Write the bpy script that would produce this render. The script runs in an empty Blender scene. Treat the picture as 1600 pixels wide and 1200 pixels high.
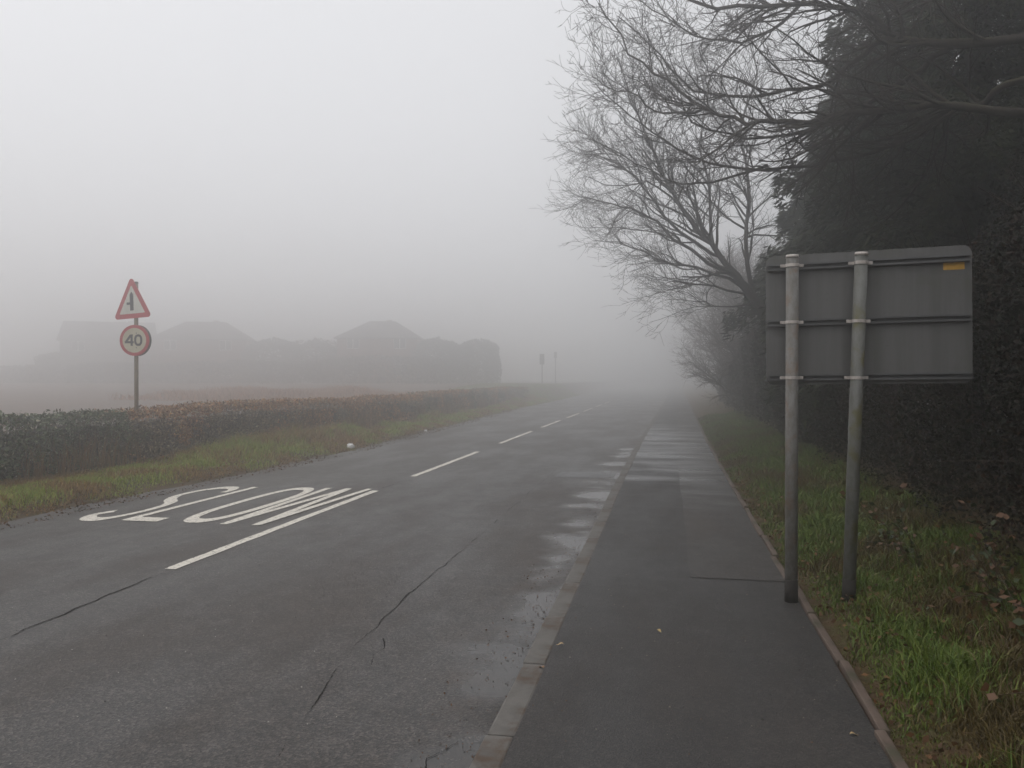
import bpy, bmesh, math, random
import numpy as np
from mathutils import Vector, Matrix, Euler

# ------------------------------------------------------------------ camera, sky, sun, exposure
S = bpy.context.scene
COL = S.collection
FPX = 1240.0                      # focal length in photo pixels (1600 wide)
YAW = math.atan(243 / FPX)        # camera looks left of the road's direction (+Y)
PITCH = math.atan(7 / FPX)
CAMZ = 1.70
cam_d = bpy.data.cameras.new('camera')
cam = bpy.data.objects.new('camera', cam_d); COL.objects.link(cam)
cam_d.sensor_width = 36.0; cam_d.lens = FPX / 1600 * 36.0
cam_d.clip_start = 0.05; cam_d.clip_end = 3000
cam.location = (0, 0, CAMZ)
cam.rotation_euler = Euler((math.pi / 2 - PITCH, 0, YAW), 'XYZ')
S.camera = cam

SUN_EL, SUN_AZ = math.radians(62), math.radians(-110)      # azimuth from +Y, positive to +X
w = bpy.data.worlds.new('World'); S.world = w; w.use_nodes = True
nt = w.node_tree; nt.nodes.clear()
out = nt.nodes.new('ShaderNodeOutputWorld'); bg = nt.nodes.new('ShaderNodeBackground')
sky = nt.nodes.new('ShaderNodeTexSky'); sky.sky_type = 'NISHITA'; sky.sun_disc = False
sky.sun_elevation = SUN_EL; sky.sun_rotation = SUN_AZ
sky.air_density = 1.0; sky.dust_density = 6.0; sky.ozone_density = 1.0
hs = nt.nodes.new('ShaderNodeHueSaturation'); hs.inputs['Saturation'].default_value = 0.10
hs.inputs['Value'].default_value = 1.0
mx = nt.nodes.new('ShaderNodeMix'); mx.data_type = 'RGBA'; mx.inputs[0].default_value = 0.80
mx.inputs[7].default_value = (7.0, 7.05, 7.3, 1)         # even cloud cover
nt.links.new(sky.outputs[0], hs.inputs['Color']); nt.links.new(hs.outputs[0], mx.inputs[6])
nt.links.new(mx.outputs[2], bg.inputs['Color']); bg.inputs['Strength'].default_value = 0.134
nt.links.new(bg.outputs[0], out.inputs[0])

sd = bpy.data.lights.new('sun', 'SUN'); sun = bpy.data.objects.new('sun', sd); COL.objects.link(sun)
sd.energy = 0.5; sd.angle = math.radians(100); sd.color = (1.0, 0.97, 0.93)
sdir = Vector((math.sin(SUN_AZ) * math.cos(SUN_EL), math.cos(SUN_AZ) * math.cos(SUN_EL), math.sin(SUN_EL)))
sun.rotation_euler = (-sdir).to_track_quat('-Z', 'Y').to_euler()
sun.location = (0, 0, 60)
S.view_settings.view_transform = 'Standard'; S.view_settings.look = 'None'
S.view_settings.exposure = 0.0; S.view_settings.gamma = 1.0; S.view_settings.use_curve_mapping = False
S.render.engine = 'CYCLES'
S.cycles.max_bounces = 12; S.cycles.diffuse_bounces = 3; S.cycles.glossy_bounces = 3
S.cycles.volume_bounces = 10; S.cycles.transparent_max_bounces = 8
S.cycles.use_denoising = True; S.cycles.use_adaptive_sampling = False
S.cycles.caustics_reflective = False; S.cycles.caustics_refractive = False
FOG = 0.0225

rng = np.random.default_rng(7); random.seed(7)

# ------------------------------------------------------------------ pixel -> place
def ray(px, py):
    u = (px - 800) / FPX; v = (600 - py) / FPX
    sy, cy, sp, cp = math.sin(YAW), math.cos(YAW), math.sin(PITCH), math.cos(PITCH)
    return Vector((-sy * cp + u * cy - v * sy * sp, cy * cp + u * sy + v * cy * sp, -sp + v * cp))
def at_y(px, py, Y):
    d = ray(px, py); return Vector((0, 0, CAMZ)) + d * (Y / d.y)
def at_x(px, py, X):
    d = ray(px, py); return Vector((0, 0, CAMZ)) + d * (X / d.x)
def sstep(a, b, x):
    t = np.clip((np.asarray(x, float) - a) / (b - a), 0, 1); return t * t * (3 - 2 * t)
def interp(x, pts): return np.interp(x, [p[0] for p in pts], [p[1] for p in pts])

def _h(i, j, s):
    n = np.sin(i * 127.1 + j * 311.7 + s * 74.7) * 43758.5453
    return n - np.floor(n)
def vnoise(x, y, s=0):
    x = np.asarray(x, float); y = np.asarray(y, float)
    i, j = np.floor(x), np.floor(y); fx, fy = x - i, y - j
    fx = fx * fx * (3 - 2 * fx); fy = fy * fy * (3 - 2 * fy)
    return (_h(i, j, s) * (1 - fx) + _h(i + 1, j, s) * fx) * (1 - fy) + (_h(i, j + 1, s) * (1 - fx) + _h(i + 1, j + 1, s) * fx) * fy

# ------------------------------------------------------------------ the lie of the land
KERB_PTS = [(-60, 0), (12, 0), (20, .04), (30, .17), (43, .36), (60, .6), (100, 1.0), (500, 2.0)]
def bend(y): return interp(y, KERB_PTS)               # the footway drifts right of the road's line
LEDGE = [(-60, -7.35), (5, -7.38), (9, -7.55), (13, -7.28), (18, -7.2), (25, -7.5), (42, -8.2), (72, -8.8), (120, -10), (500, -16)]
def ledge(y): return interp(y, LEDGE)
HFRONT = [(-20, -9.75), (20, -9.65), (28, -9.45), (40, -9.9), (56, -10.9)]
def hfront(y): return interp(y, HFRONT)
def z_left(x, y):
    x = np.asarray(x, float); y = np.asarray(y, float)
    e = ledge(y)
    z = 0.14 * sstep(0, -1.0, x - e) + 0.035 * (vnoise(x * 1.3, y * 1.3, 3) - .5) * sstep(0, -.5, x - e) - .02
    z = z + 1.05 * sstep(56, 76, y) * sstep(-0.3, -2.6, x - e)
    z = z + 0.85 * sstep(25, 75, y - x * .3) * sstep(-11, -22, x) * (1 - sstep(56, 76, y) * .9)
    return z
def z_right(x, y):
    x = np.asarray(x, float); y = np.asarray(y, float)
    d = x - bend(y)
    return 0.085 + 0.07 * sstep(.95, 1.5, d) + 0.25 * sstep(1.6, 3.2, d) + 0.04 * (vnoise(x * 2, y * 2, 5) - .5) * sstep(.95, 1.3, d)

# ------------------------------------------------------------------ mesh helpers
def link(o, parent=None):
    COL.objects.link(o)
    if parent is not None: o.parent = parent
    return o
def tag(o, label=None, cat=None, group=None, kind=None):
    if label: o['label'] = label
    if cat: o['category'] = cat
    if group: o['group'] = group
    if kind: o['kind'] = kind
    return o
def empty(name, loc=(0, 0, 0), rz=0):
    o = bpy.data.objects.new(name, None); o.location = loc; o.rotation_euler = (0, 0, rz)
    o.empty_display_size = .2
    return link(o)
def np_obj(name, V, F, mat, parent=None, cols=None, smooth=False):
    """V (n,3); F (m,k) all polygons of k corners; cols (n,3) per vertex"""
    V = np.asarray(V, np.float32); F = np.asarray(F, np.int32); k = F.shape[1]
    me = bpy.data.meshes.new(name)
    me.vertices.add(len(V)); me.vertices.foreach_set('co', V.ravel())
    me.loops.add(F.size); me.loops.foreach_set('vertex_index', F.ravel())
    me.polygons.add(len(F)); me.polygons.foreach_set('loop_start', np.arange(0, F.size, k, dtype=np.int32))
    me.polygons.foreach_set('loop_total', np.full(len(F), k, np.int32))
    if smooth: me.polygons.foreach_set('use_smooth', np.ones(len(F), bool))
    if cols is not None:
        a = me.attributes.new('col', 'FLOAT_COLOR', 'POINT')
        a.data.foreach_set('color', np.concatenate([np.asarray(cols, np.float32), np.ones((len(V), 1), np.float32)], 1).ravel())
    me.update(calc_edges=True)
    me.materials.append(mat)
    return link(bpy.data.objects.new(name, me), parent)
def bm_obj(name, bm, mat, parent=None, smooth=False):
    me = bpy.data.meshes.new(name); bmesh.ops.recalc_face_normals(bm, faces=bm.faces[:]); bm.to_mesh(me); bm.free()
    if smooth:
        for p in me.polygons: p.use_smooth = True
    me.materials.append(mat)
    return link(bpy.data.objects.new(name, me), parent)
def add_box(bm, c, s, rot=None, bev=0.0):
    r = bmesh.ops.create_cube(bm, size=1.0); vs = r['verts']
    bmesh.ops.scale(bm, vec=s, verts=vs)
    if bev > 0:
        es = list({e for v in vs for e in v.link_edges})
        g = bmesh.ops.bevel(bm, geom=es, offset=bev, segments=2, affect='EDGES', profile=.6)
        vs = list({v for f in g['faces'] for v in f.verts} | {v for v in vs if v.is_valid})
    M = Matrix.Translation(c) @ (rot.to_4x4() if rot is not None else Matrix.Identity(4))
    bmesh.ops.transform(bm, matrix=M, verts=vs)
def box_obj(name, c, s, mat, parent=None, rot=None, bev=0.0):
    bm = bmesh.new(); add_box(bm, c, s, rot, bev); return bm_obj(name, bm, mat, parent)
def cyl(bm, a, b, r0, r1=None, n=16):
    a, b = Vector(a), Vector(b); d = b - a
    M = Matrix.Translation((a + b) / 2) @ d.to_track_quat('Z', 'Y').to_matrix().to_4x4()
    bmesh.ops.create_cone(bm, cap_ends=True, segments=n, radius1=r0, radius2=r0 if r1 is None else r1, depth=d.length, matrix=M)
def prism(bm, pts, t, M=Matrix.Identity(4)):
    """outline pts (x,z) extruded t along +y, from y=0"""
    a = [bm.verts.new(M @ Vector((p[0], 0, p[1]))) for p in pts]
    b = [bm.verts.new(M @ Vector((p[0], t, p[1]))) for p in pts]
    bm.faces.new(a); bm.faces.new(b[::-1])
    n = len(pts)
    for i in range(n): bm.faces.new((a[i], a[(i + 1) % n], b[(i + 1) % n], b[i]))
def flat_poly(bm, pts, z):
    """triangulated flat polygon (x,y)"""
    vs = [bm.verts.new((p[0], p[1], z)) for p in pts]
    f = bm.faces.new(vs); bmesh.ops.triangulate(bm, faces=[f])
def grid_sheet(name, xs_of_y, ys, zf, mat, nx, parent=None):
    """sheet whose x runs from a(y) to b(y)"""
    V = []; ny = len(ys)
    for y in ys:
        a, b = xs_of_y(y); x = np.linspace(a, b, nx)
        V.append(np.stack([x, np.full(nx, y), zf(x, np.full(nx, y))], 1))
    V = np.concatenate(V)
    i, j = np.meshgrid(np.arange(nx - 1), np.arange(ny - 1)); q = (j * nx + i).ravel()
    F = np.stack([q, q + 1, q + nx + 1, q + nx], 1)
    return np_obj(name, V, F, mat, parent, smooth=True)
def ys_range(a, b, near=.35, far=8):
    y = [a]
    while y[-1] < b:
        step = near if abs(y[-1]) < 20 else near + (abs(y[-1]) - 20) * .05
        y.append(y[-1] + min(step, far))
    y[-1] = b
    return np.array(y)

def unit(a): return a / np.maximum(np.linalg.norm(a, axis=1, keepdims=True), 1e-9)
def rand_dirs(n): return unit(rng.normal(size=(n, 3)))
def leaf_cloud(name, C, D, L, Wd, cols, mat, parent=None):
    """diamond leaves: centre C, long axis D, lengths L, widths Wd"""
    n = len(C); D = unit(D); R = unit(np.cross(D, rand_dirs(n)))
    L = np.asarray(L).reshape(-1, 1); Wd = np.asarray(Wd).reshape(-1, 1)
    N = np.cross(D, R)
    V = np.stack([C - D * L * .5, C + R * Wd * .5 - D * L * .08 + N * Wd * .12, C + D * L * .5, C - R * Wd * .5 - D * L * .08 + N * Wd * .12], 1).reshape(-1, 3)
    F = np.arange(4 * n).reshape(-1, 4)
    return np_obj(name, V, F, mat, parent, cols=np.repeat(cols, 4, axis=0))
def blades(name, P, H, Wd, lean, cols, mat, parent=None):
    n = len(P); a = rng.uniform(0, 2 * np.pi, n); b = rng.uniform(0, 2 * np.pi, n)
    R = np.stack([np.cos(a), np.sin(a), np.zeros(n)], 1); Ld = np.stack([np.cos(b), np.sin(b), np.zeros(n)], 1)
    H = H.reshape(-1, 1); Wd = Wd.reshape(-1, 1); ln = (np.asarray(lean) * rng.uniform(.3, 1.3, n)).reshape(-1, 1)
    up = np.array([[0, 0, 1.]])
    m = P + up * H * .55 + Ld * ln * H * .3; t = P + up * H * (1 - ln * .3) + Ld * ln * H
    V = np.stack([P - R * Wd * .5, P + R * Wd * .5, m + R * Wd * .38, m - R * Wd * .38, t], 1).reshape(-1, 3)
    o = np.arange(n)[:, None] * 5
    F = np.concatenate([o + [0, 1, 2], o + [0, 2, 3], o + [3, 2, 4]])
    c5 = np.repeat(cols, 5, axis=0)
    return np_obj(name, V, F, mat, parent, cols=c5)
def tubes(name, lines, mat, parent=None, n=4, smooth=True):
    """lines: list of (pts list of Vector, radii list)"""
    V = []; F = []; off = 0
    ang = np.arange(n) * 2 * np.pi / n; ca, sa = np.cos(ang), np.sin(ang)
    for pts, rad in lines:
        p = np.array([tuple(q) for q in pts], float); r = np.array(rad, float)
        m = len(p); t = np.gradient(p, axis=0); t = unit(t)
        ref = np.array([.13, .27, .95]) if abs(t[0][2]) < .9 else np.array([.95, .2, .1])
        u = unit(np.cross(t, ref)); v = np.cross(t, u)
        ring = p[:, None, :] + (u[:, None, :] * ca[None, :, None] + v[:, None, :] * sa[None, :, None]) * r[:, None, None]
        V.append(ring.reshape(-1, 3))
        i = np.arange(m - 1)[:, None] * n; j = np.arange(n)[None, :]; jn = (j + 1) % n
        F.append(np.stack([i + j, i + jn, i + n + jn, i + n + j], -1).reshape(-1, 4) + off); off += m * n
    return np_obj(name, np.concatenate(V), np.concatenate(F), mat, parent, smooth=smooth)

# ------------------------------------------------------------------ materials
class NT:
    def __init__(s, name, rough=.6, spec=.5, base=(.5, .5, .5)):
        s.m = bpy.data.materials.new(name); s.m.use_nodes = True; s.t = s.m.node_tree
        s.b = s.t.nodes['Principled BSDF']; s.b.inputs['Roughness'].default_value = rough
        s.b.inputs['Specular IOR Level'].default_value = spec; s.b.inputs['Base Color'].default_value = (*base, 1)
    def n(s, ty, **kw):
        x = s.t.nodes.new(ty)
        for k, v in kw.items():
            if k.startswith('i_'): x.inputs[k[2:].replace('_', ' ')].default_value = v
            else: setattr(x, k, v)
        return x
    def l(s, a, b): s.t.links.new(a, b)
    def coord(s, scale=(1, 1, 1), kind='Object'):
        c = s.n('ShaderNodeTexCoord'); m = s.n('ShaderNodeMapping'); m.inputs['Scale'].default_value = scale
        s.l(c.outputs[kind], m.inputs['Vector']); return m.outputs[0]
    def noise(s, co, scale, detail=4, rough=.55):
        x = s.n('ShaderNodeTexNoise'); x.inputs['Scale'].default_value = scale; x.inputs['Detail'].default_value = detail
        x.inputs['Roughness'].default_value = rough; s.l(co, x.inputs['Vector']); return x.outputs['Fac']
    def voro(s, co, scale, feature='F1'):
        x = s.n('ShaderNodeTexVoronoi'); x.feature = feature; x.inputs['Scale'].default_value = scale; s.l(co, x.inputs['Vector']); return x
    def ramp(s, fac, stops):
        x = s.n('ShaderNodeValToRGB'); e = x.color_ramp.elements
        while len(e) > 1: e.remove(e[-1])
        for i, (p, c) in enumerate(stops):
            el = e[0] if i == 0 else e.new(p)
            el.position = p; el.color = (*(c if isinstance(c, tuple) else (c, c, c)), 1)
        s.l(fac, x.inputs[0]); return x.outputs[0]
    def mix(s, fac, a, b, blend='MIX'):
        x = s.n('ShaderNodeMix'); x.data_type = 'RGBA'; x.blend_type = blend
        for sock, v in ((x.inputs[0], fac), (x.inputs[6], a), (x.inputs[7], b)):
            if hasattr(v, 'links'): s.l(v, sock)
            elif isinstance(v, tuple): sock.default_value = (*v, 1)
            else: sock.default_value = v
        return x.outputs[2]
    def math(s, op, a, b=0.0, clamp=False):
        x = s.n('ShaderNodeMath'); x.operation = op; x.use_clamp = clamp
        for sock, v in ((x.inputs[0], a), (x.inputs[1], b)):
            if hasattr(v, 'links'): s.l(v, sock)
            else: sock.default_value = v
        return x.outputs[0]
    def mapr(s, v, a, b, c=0.0, d=1.0):
        x = s.n('ShaderNodeMapRange'); x.interpolation_type = 'SMOOTHSTEP'
        s.l(v, x.inputs[0])
        for i, k in enumerate((a, b, c, d)): x.inputs[i + 1].default_value = k
        return x.outputs[0]
    def bump(s, h, strength=.5, dist=.01):
        x = s.n('ShaderNodeBump'); x.inputs['Distance'].default_value = dist
        if hasattr(strength, 'links'): s.l(strength, x.inputs['Strength'])
        else: x.inputs['Strength'].default_value = strength
        s.l(h, x.inputs['Height']); s.l(x.outputs[0], s.b.inputs['Normal'])
    def base(s, c): s.l(c, s.b.inputs['Base Color'])
    def rough(s, c): s.l(c, s.b.inputs['Roughness'])

def asphalt(name, dark, light, grain, puddle=None, wet=None, r0=.42, r1=.66, tint=(.062, .047, .037), tintamt=.5):
    k = NT(name); co = k.coord()
    v = k.voro(co, grain); fine = k.noise(co, grain * 2.2, 3)
    big = k.noise(k.coord((1, .35, 1)), .9, 5, .6); mid = k.noise(co, 4.5, 5, .6)
    sep = k.n('ShaderNodeSeparateColor'); k.l(v.outputs['Color'], sep.inputs[0])
    c = k.mix(k.ramp(sep.outputs[0], [(0, 0.0), (.5, .15), (.82, .6), (1, 1.0)]), dark, light)
    c = k.mix(k.math('MULTIPLY', k.mapr(big, .42, .68), tintamt), c, tint)
    c = k.mix(k.mapr(mid, .3, .75, .0, .3), c, tuple(x * .55 for x in dark))
    speck = k.math('GREATER_THAN', k.noise(co, grain * .55, 1), .765)
    c = k.mix(k.math('MULTIPLY', speck, .45), c, (.2, .19, .175))
    r = k.mapr(k.math('ADD', k.math('MULTIPLY', big, .85), k.math('MULTIPLY', mid, .15)), .35, .65, r0, r1)
    bs = .55
    xyz = k.n('ShaderNodeSeparateXYZ'); k.l(k.coord(), xyz.inputs[0])
    mask = None
    if puddle:
        x0, x1 = puddle
        n = k.noise(k.coord((.75, 1.0, 1)), 1.15, 4, .55)
        band = k.mapr(xyz.outputs[0], x0, x1)
        far = k.mapr(xyz.outputs[1], 16, 26, 1, 0)
        mask = k.mapr(k.math('ADD', n, k.math('MULTIPLY', k.math('MULTIPLY', band, far), .33)), .68, .90)
        silt = k.math('MULTIPLY', band, k.mapr(k.noise(co, 2.6, 5, .7), .45, .7))
        c = k.mix(k.math('MULTIPLY', silt, .55), c, (.06, .036, .022))
    if wet:
        y0, y1 = wet
        n = k.noise(k.coord((.35, 1.1, 1)), 1.1, 5, .65)
        zone = k.math('MULTIPLY', k.mapr(xyz.outputs[1], y0 - 4, y0 + 3.0), k.mapr(xyz.outputs[1], y1 - 3, y1 + 6, 1, 0))
        mask = k.mapr(k.math('ADD', n, k.math('MULTIPLY', zone, .30)), .56, .92)
    if mask is not None:
        c = k.mix(k.math('MULTIPLY', mask, .5), c, tuple(x * .5 for x in dark))
        rr = k.n('ShaderNodeMix'); rr.data_type = 'FLOAT'; k.l(mask, rr.inputs[0]); k.l(r, rr.inputs[2]); rr.inputs[3].default_value = .2 if puddle else .26
        r = rr.outputs[0]
        bs = k.mapr(mask, 0, 1, .55, .02 if puddle else .12)
    k.base(c); k.rough(r)
    h = k.math('ADD', k.math('MULTIPLY', v.outputs['Distance'], .8), k.math('MULTIPLY', fine, .5))
    k.bump(h, bs, .006)
    return k.m

M_ROAD = asphalt('road_asphalt', (.012, .0112, .0105), (.125, .108, .094), 88, puddle=(-1.65, -.95))
M_FOOT = asphalt('footway_asphalt', (.014, .013, .012), (.060, .053, .047), 110, wet=(13, 26), r0=.5, r1=.72, tintamt=.25)
M_FOOT2 = asphalt('footway_patch_asphalt', (.021, .018, .016), (.085, .073, .063), 110, wet=(11, 26), r0=.48, r1=.7, tintamt=.5)
M_RPATCH = asphalt('repair_asphalt', (.020, .020, .021), (.06, .058, .055), 110, r0=.3, r1=.5, tintamt=.1)

def paint_mat():
    k = NT('road_paint', .55); co = k.coord()
    n = k.noise(co, 22, 5, .65); n2 = k.noise(co, 90, 3)
    c = k.mix(k.mapr(n, .35, .75), (.74, .69, .60), (.56, .51, .43))
    wear = k.math('GREATER_THAN', k.math('ADD', k.math('MULTIPLY', n, .6), k.math('MULTIPLY', n2, .4)), .575)
    k.base(k.mix(wear, c, (.09, .085, .08))); k.bump(n2, .5, .004); return k.m
M_PAINT = paint_mat()
def concrete(name, a, b, moss=None, sc=6):
    k = NT(name, .75); co = k.coord(); n = k.noise(co, sc, 6, .65); f = k.noise(co, sc * 18, 3)
    oi = k.n('ShaderNodeObjectInfo')
    c = k.mix(k.mapr(n, .3, .7), a, b)
    c = k.mix(k.math('MULTIPLY', oi.outputs['Random'], .35), c, tuple(x * .72 for x in a))
    if moss: c = k.mix(k.mapr(k.noise(co, sc * .6, 5, .7), .52, .66), c, moss)
    k.base(c); k.bump(k.math('ADD', n, k.math('MULTIPLY', f, .6)), .4, .006); return k.m
M_KERB = concrete('kerb_concrete', (.135, .125, .112), (.080, .073, .064), (.07, .045, .028))
M_EDGE = concrete('edging_concrete', (.12, .085, .065), (.075, .05, .038), (.045, .04, .02))
M_DARKGAP = NT('joint_dirt', .9, base=(.022, .017, .013)).m
M_CRACK = NT('crack_dark', .95, .1, base=(.012, .011, .010)).m
def soil(name, a, b, c3, sc=3.0):
    k = NT(name, .9, .2); co = k.coord(); n = k.noise(co, sc, 6, .65); n2 = k.noise(co, sc * 9, 4, .7)
    c = k.mix(k.mapr(n, .35, .65), a, b); c = k.mix(k.mapr(n2, .5, .7), c, c3); k.base(c); k.bump(n2, .8, .03); return k.m
M_VERGE = soil('verge_turf', (.060, .052, .018), (.085, .048, .027), (.05, .028, .017))
M_FIELD = soil('field_soil', (.15, .105, .085), (.12, .09, .07), (.105, .075, .06), .5)
M_WOOD = soil('woodland_floor', (.028, .021, .014), (.020, .016, .011), (.035, .022, .012))
def attr_mat(name, rough=.6, spec=.3, trans=0.0):
    k = NT(name, rough, spec); a = k.n('ShaderNodeAttribute'); a.attribute_name = 'col'; k.l(a.outputs['Color'], k.b.inputs['Base Color'])
    if trans: k.b.inputs['Transmission Weight'].default_value = 0
    return k.m
M_GRASS = attr_mat('grass_blade', .55, .35); M_LEAF = attr_mat('hedge_leaf', .5, .4); M_LITTER = attr_mat('dead_leaf', .65, .3)
M_NEEDLE = attr_mat('needle_spray', .65, .2)
def bark(name, a, b, moss, mossamt=.7):
    k = NT(name, .85, .25); co = k.coord(); n = k.noise(k.coord((1, 1, .3)), 14, 6, .7); n2 = k.noise(co, 1.6, 4)
    g = k.n('ShaderNodeNewGeometry'); sx = k.n('ShaderNodeSeparateXYZ'); k.l(g.outputs['Normal'], sx.inputs[0])
    up = k.math('MULTIPLY', k.mapr(sx.outputs[2], .1, .8), k.mapr(n2, .35, .6))
    c = k.mix(k.mapr(n, .35, .7), a, b); c = k.mix(k.math('MULTIPLY', up, mossamt), c, moss); k.base(c); k.bump(n, .8, .02); return k.m
M_BARK = bark('bark_mossy', (.042, .034, .026), (.026, .021, .017), (.060, .062, .018), .4)
M_TWIG = NT('twig_bark', .8, .25, base=(.040, .031, .024)).m
M_TWIGR = NT('twig_reddish', .8, .25, base=(.075, .048, .036)).m
def metal(name, a, b, rough=.5, metallic=0.0, sc=12, moss=None):
    k = NT(name, rough); co = k.coord(); n = k.noise(k.coord((1, 1, .45)), sc, 6, .7)
    c = k.mix(k.mapr(n, .35, .68), a, b)
    if moss: c = k.mix(k.mapr(k.noise(co, 5, 5, .65), .5, .66), c, moss)
    k.base(c); k.b.inputs['Metallic'].default_value = metallic; k.bump(n, .15, .003); return k.m
def panel_mat():
    k = NT('sign_back_panel', .55); n = k.noise(k.coord((9, 9, .7)), 1.0, 5, .65); g = k.noise(k.coord(), 2.3, 5, .65); f = k.noise(k.coord(), 40, 4, .7)
    c = k.mix(k.mapr(n, .35, .7), (.122, .12, .116), (.088, .086, .082)); c = k.mix(k.mapr(g, .5, .75, 0, .6), c, (.085, .088, .062)); c = k.mix(k.mapr(f, .6, .72, 0, .5), c, (.05, .05, .046))
    k.base(c); k.rough(k.mapr(g, .3, .7, .42, .7)); k.bump(g, .12, .01); return k.m
M_PANEL = panel_mat()
M_RAIL = metal('rail_grey', (.10, .10, .10), (.075, .075, .075), .5, 0, 6)
M_POST = metal('galvanised_post', (.19, .185, .175), (.115, .105, .09), .6, .1, 26, (.16, .105, .07))
M_POST2 = metal('algae_post', (.16, .16, .15), (.10, .10, .085), .6, .1, 20, (.10, .09, .035))
M_CLAMP = metal('clamp_metal', (.55, .5, .46), (.38, .34, .31), .4, .2, 30)
M_DARKMETAL = NT('post_base_dark', .85, .2, base=(.03, .027, .024)).m
M_STICK = metal('yellow_sticker', (.62, .34, .03), (.48, .26, .02), .45, 0, 9)
M_RED = metal('sign_red', (.46, .035, .045), (.36, .028, .036), .4, 0, 8)
M_WHITE = metal('sign_white', (.62, .62, .56), (.50, .49, .42), .4, 0, 7)
M_CREAM = metal('sign_cream', (.56, .53, .40), (.46, .43, .31), .4, 0, 7)
M_BLACK = NT('sign_black', .45, base=(.02, .021, .024)).m
M_SIGNBACK = metal('sign_back_dark', (.13, .125, .11), (.09, .086, .075), .6, 0, 8)
M_WPOST = metal('weathered_post', (.22, .17, .11), (.13, .105, .075), .7, 0, 18, (.17, .12, .06))
M_LITTERW = NT('litter_white', .5, base=(.75, .75, .74)).m
M_STEM = attr_mat('dry_stem', .8, .2)

# ------------------------------------------------------------------ ground, road, footway
YS = ys_range(-30, 500)
zc = lambda v: (lambda x, y: np.full_like(np.asarray(x, float), v))
base = grid_sheet('ground', lambda y: (-500, 500), np.array([-500, -100, 0, 100, 500.]), zc(-.40), M_FIELD, 5); tag(base, kind='structure')
YF = ys_range(-60, 500, .8, 12)
field = grid_sheet('field', lambda y: (-500, -10.2), YF, lambda x, y: z_left(x, y) - .03, M_FIELD, 160); tag(field, kind='structure')
verge_l = grid_sheet('verge_left', lambda y: (ledge(y) + .12 + .10 * (vnoise(y * 1.7, 0, 9) - .5), ledge(y) - 5.0), YS, z_left, M_VERGE, 26); tag(verge_l, kind='structure')
road = grid_sheet('road', lambda y: (ledge(y) - .4, -.78 + bend(y)), YS, zc(0), M_ROAD, 10); tag(road, kind='structure')
footway = grid_sheet('footway', lambda y: (-.675 + bend(y), .93 + bend(y)), YS, zc(.100), M_FOOT, 4); tag(footway, kind='structure')
verge_r = grid_sheet('verge_right', lambda y: (.94 + bend(y), 4.2 + bend(y)), YS, z_right, M_VERGE, 22); tag(verge_r, kind='structure')
wood = grid_sheet('woodland_floor', lambda y: (3.0 + bend(y), 500), YF, lambda x, y: z_right(x, y) - .02 + .3 * sstep(4, 30, x), M_WOOD, 60); tag(wood, kind='structure')
# resurfaced right half of the footway, in two lengths
def strip(name, x0, x1, y0, y1, z, mat, parent, j0=.02, step=.18):
    ys = np.arange(y0, y1 + .001, step if y1 - y0 < 40 else .6)
    return grid_sheet(name, lambda y: (x0 + bend(y) + j0 * (vnoise(y * 1.1, 2, 4) - .5) * 2, x1 + bend(y)), ys, zc(z), mat, 2, parent)
strip('footway_patch', .14, .925, -6, 6.55, .1035, M_FOOT, footway)
strip('footway_patch', .18, .925, 6.56, 120, .1045, M_FOOT2, footway)
bm = bmesh.new(); flat_poly(bm, [(-1.95, 13.75), (-1.5, 13.68), (-.92, 13.8), (-.9, 14.55), (-1.4, 14.62), (-1.9, 14.5)], .004)
bm_obj('repair_patch', bm, M_RPATCH, road)

def crack(name, fx, y0, y1, wbase, seed, parent, z=.004, gaps=.25):
    V, F = [], []
    ys = np.arange(y0, y1, .02)
    x = fx(ys) + .018 * (vnoise(ys * 6, 0, seed) - .5) * 2 + .011 * np.cumsum(rng.normal(size=len(ys)) * .25) / np.sqrt(np.arange(len(ys)) + 1) * 2 + .007 * (rng.random(len(ys)) - .5)
    wd = wbase * np.clip(vnoise(ys * 4.3, 1, seed + 1) * 1.5 + .7 * rng.random(len(ys)) - gaps - .42, 0.0, 1.3)
    V = np.stack([np.stack([x - wd / 2, ys, np.full_like(ys, z)], 1), np.stack([x + wd / 2, ys, np.full_like(ys, z)], 1)], 1).reshape(-1, 3)
    i = np.arange(len(ys) - 1)[:, None] * 2
    return np_obj(name, V, i + np.array([0, 1, 3, 2]), M_CRACK, parent)
crack('crack', lambda y: interp(y, [(3.2, -1.72), (3.9, -1.8), (4.8, -1.95), (6, -1.99), (15, -2.04)]), 3.3, 14.8, .009, 21, road)
crack('crack', lambda y: interp(y, [(3, -4.2), (6.4, -4.36)]), 2.2, 6.35, .014, 31, road, gaps=.15)
crack('crack', lambda y: -4.36 + 0 * y, 11.5, 13.2, .022, 35, road)
crack('crack', lambda y: interp(y, [(4.4, -1.72), (4.6, -1.78), (4.75, -1.76), (4.95, -1.84)]), 4.4, 4.95, .008, 41, road)
crack('crack', lambda y: interp(y, [(3.25, -1.02), (3.4, -1.06), (3.5, -1.0), (3.7, -.92)]), 3.2, 3.7, .006, 44, road)

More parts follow.
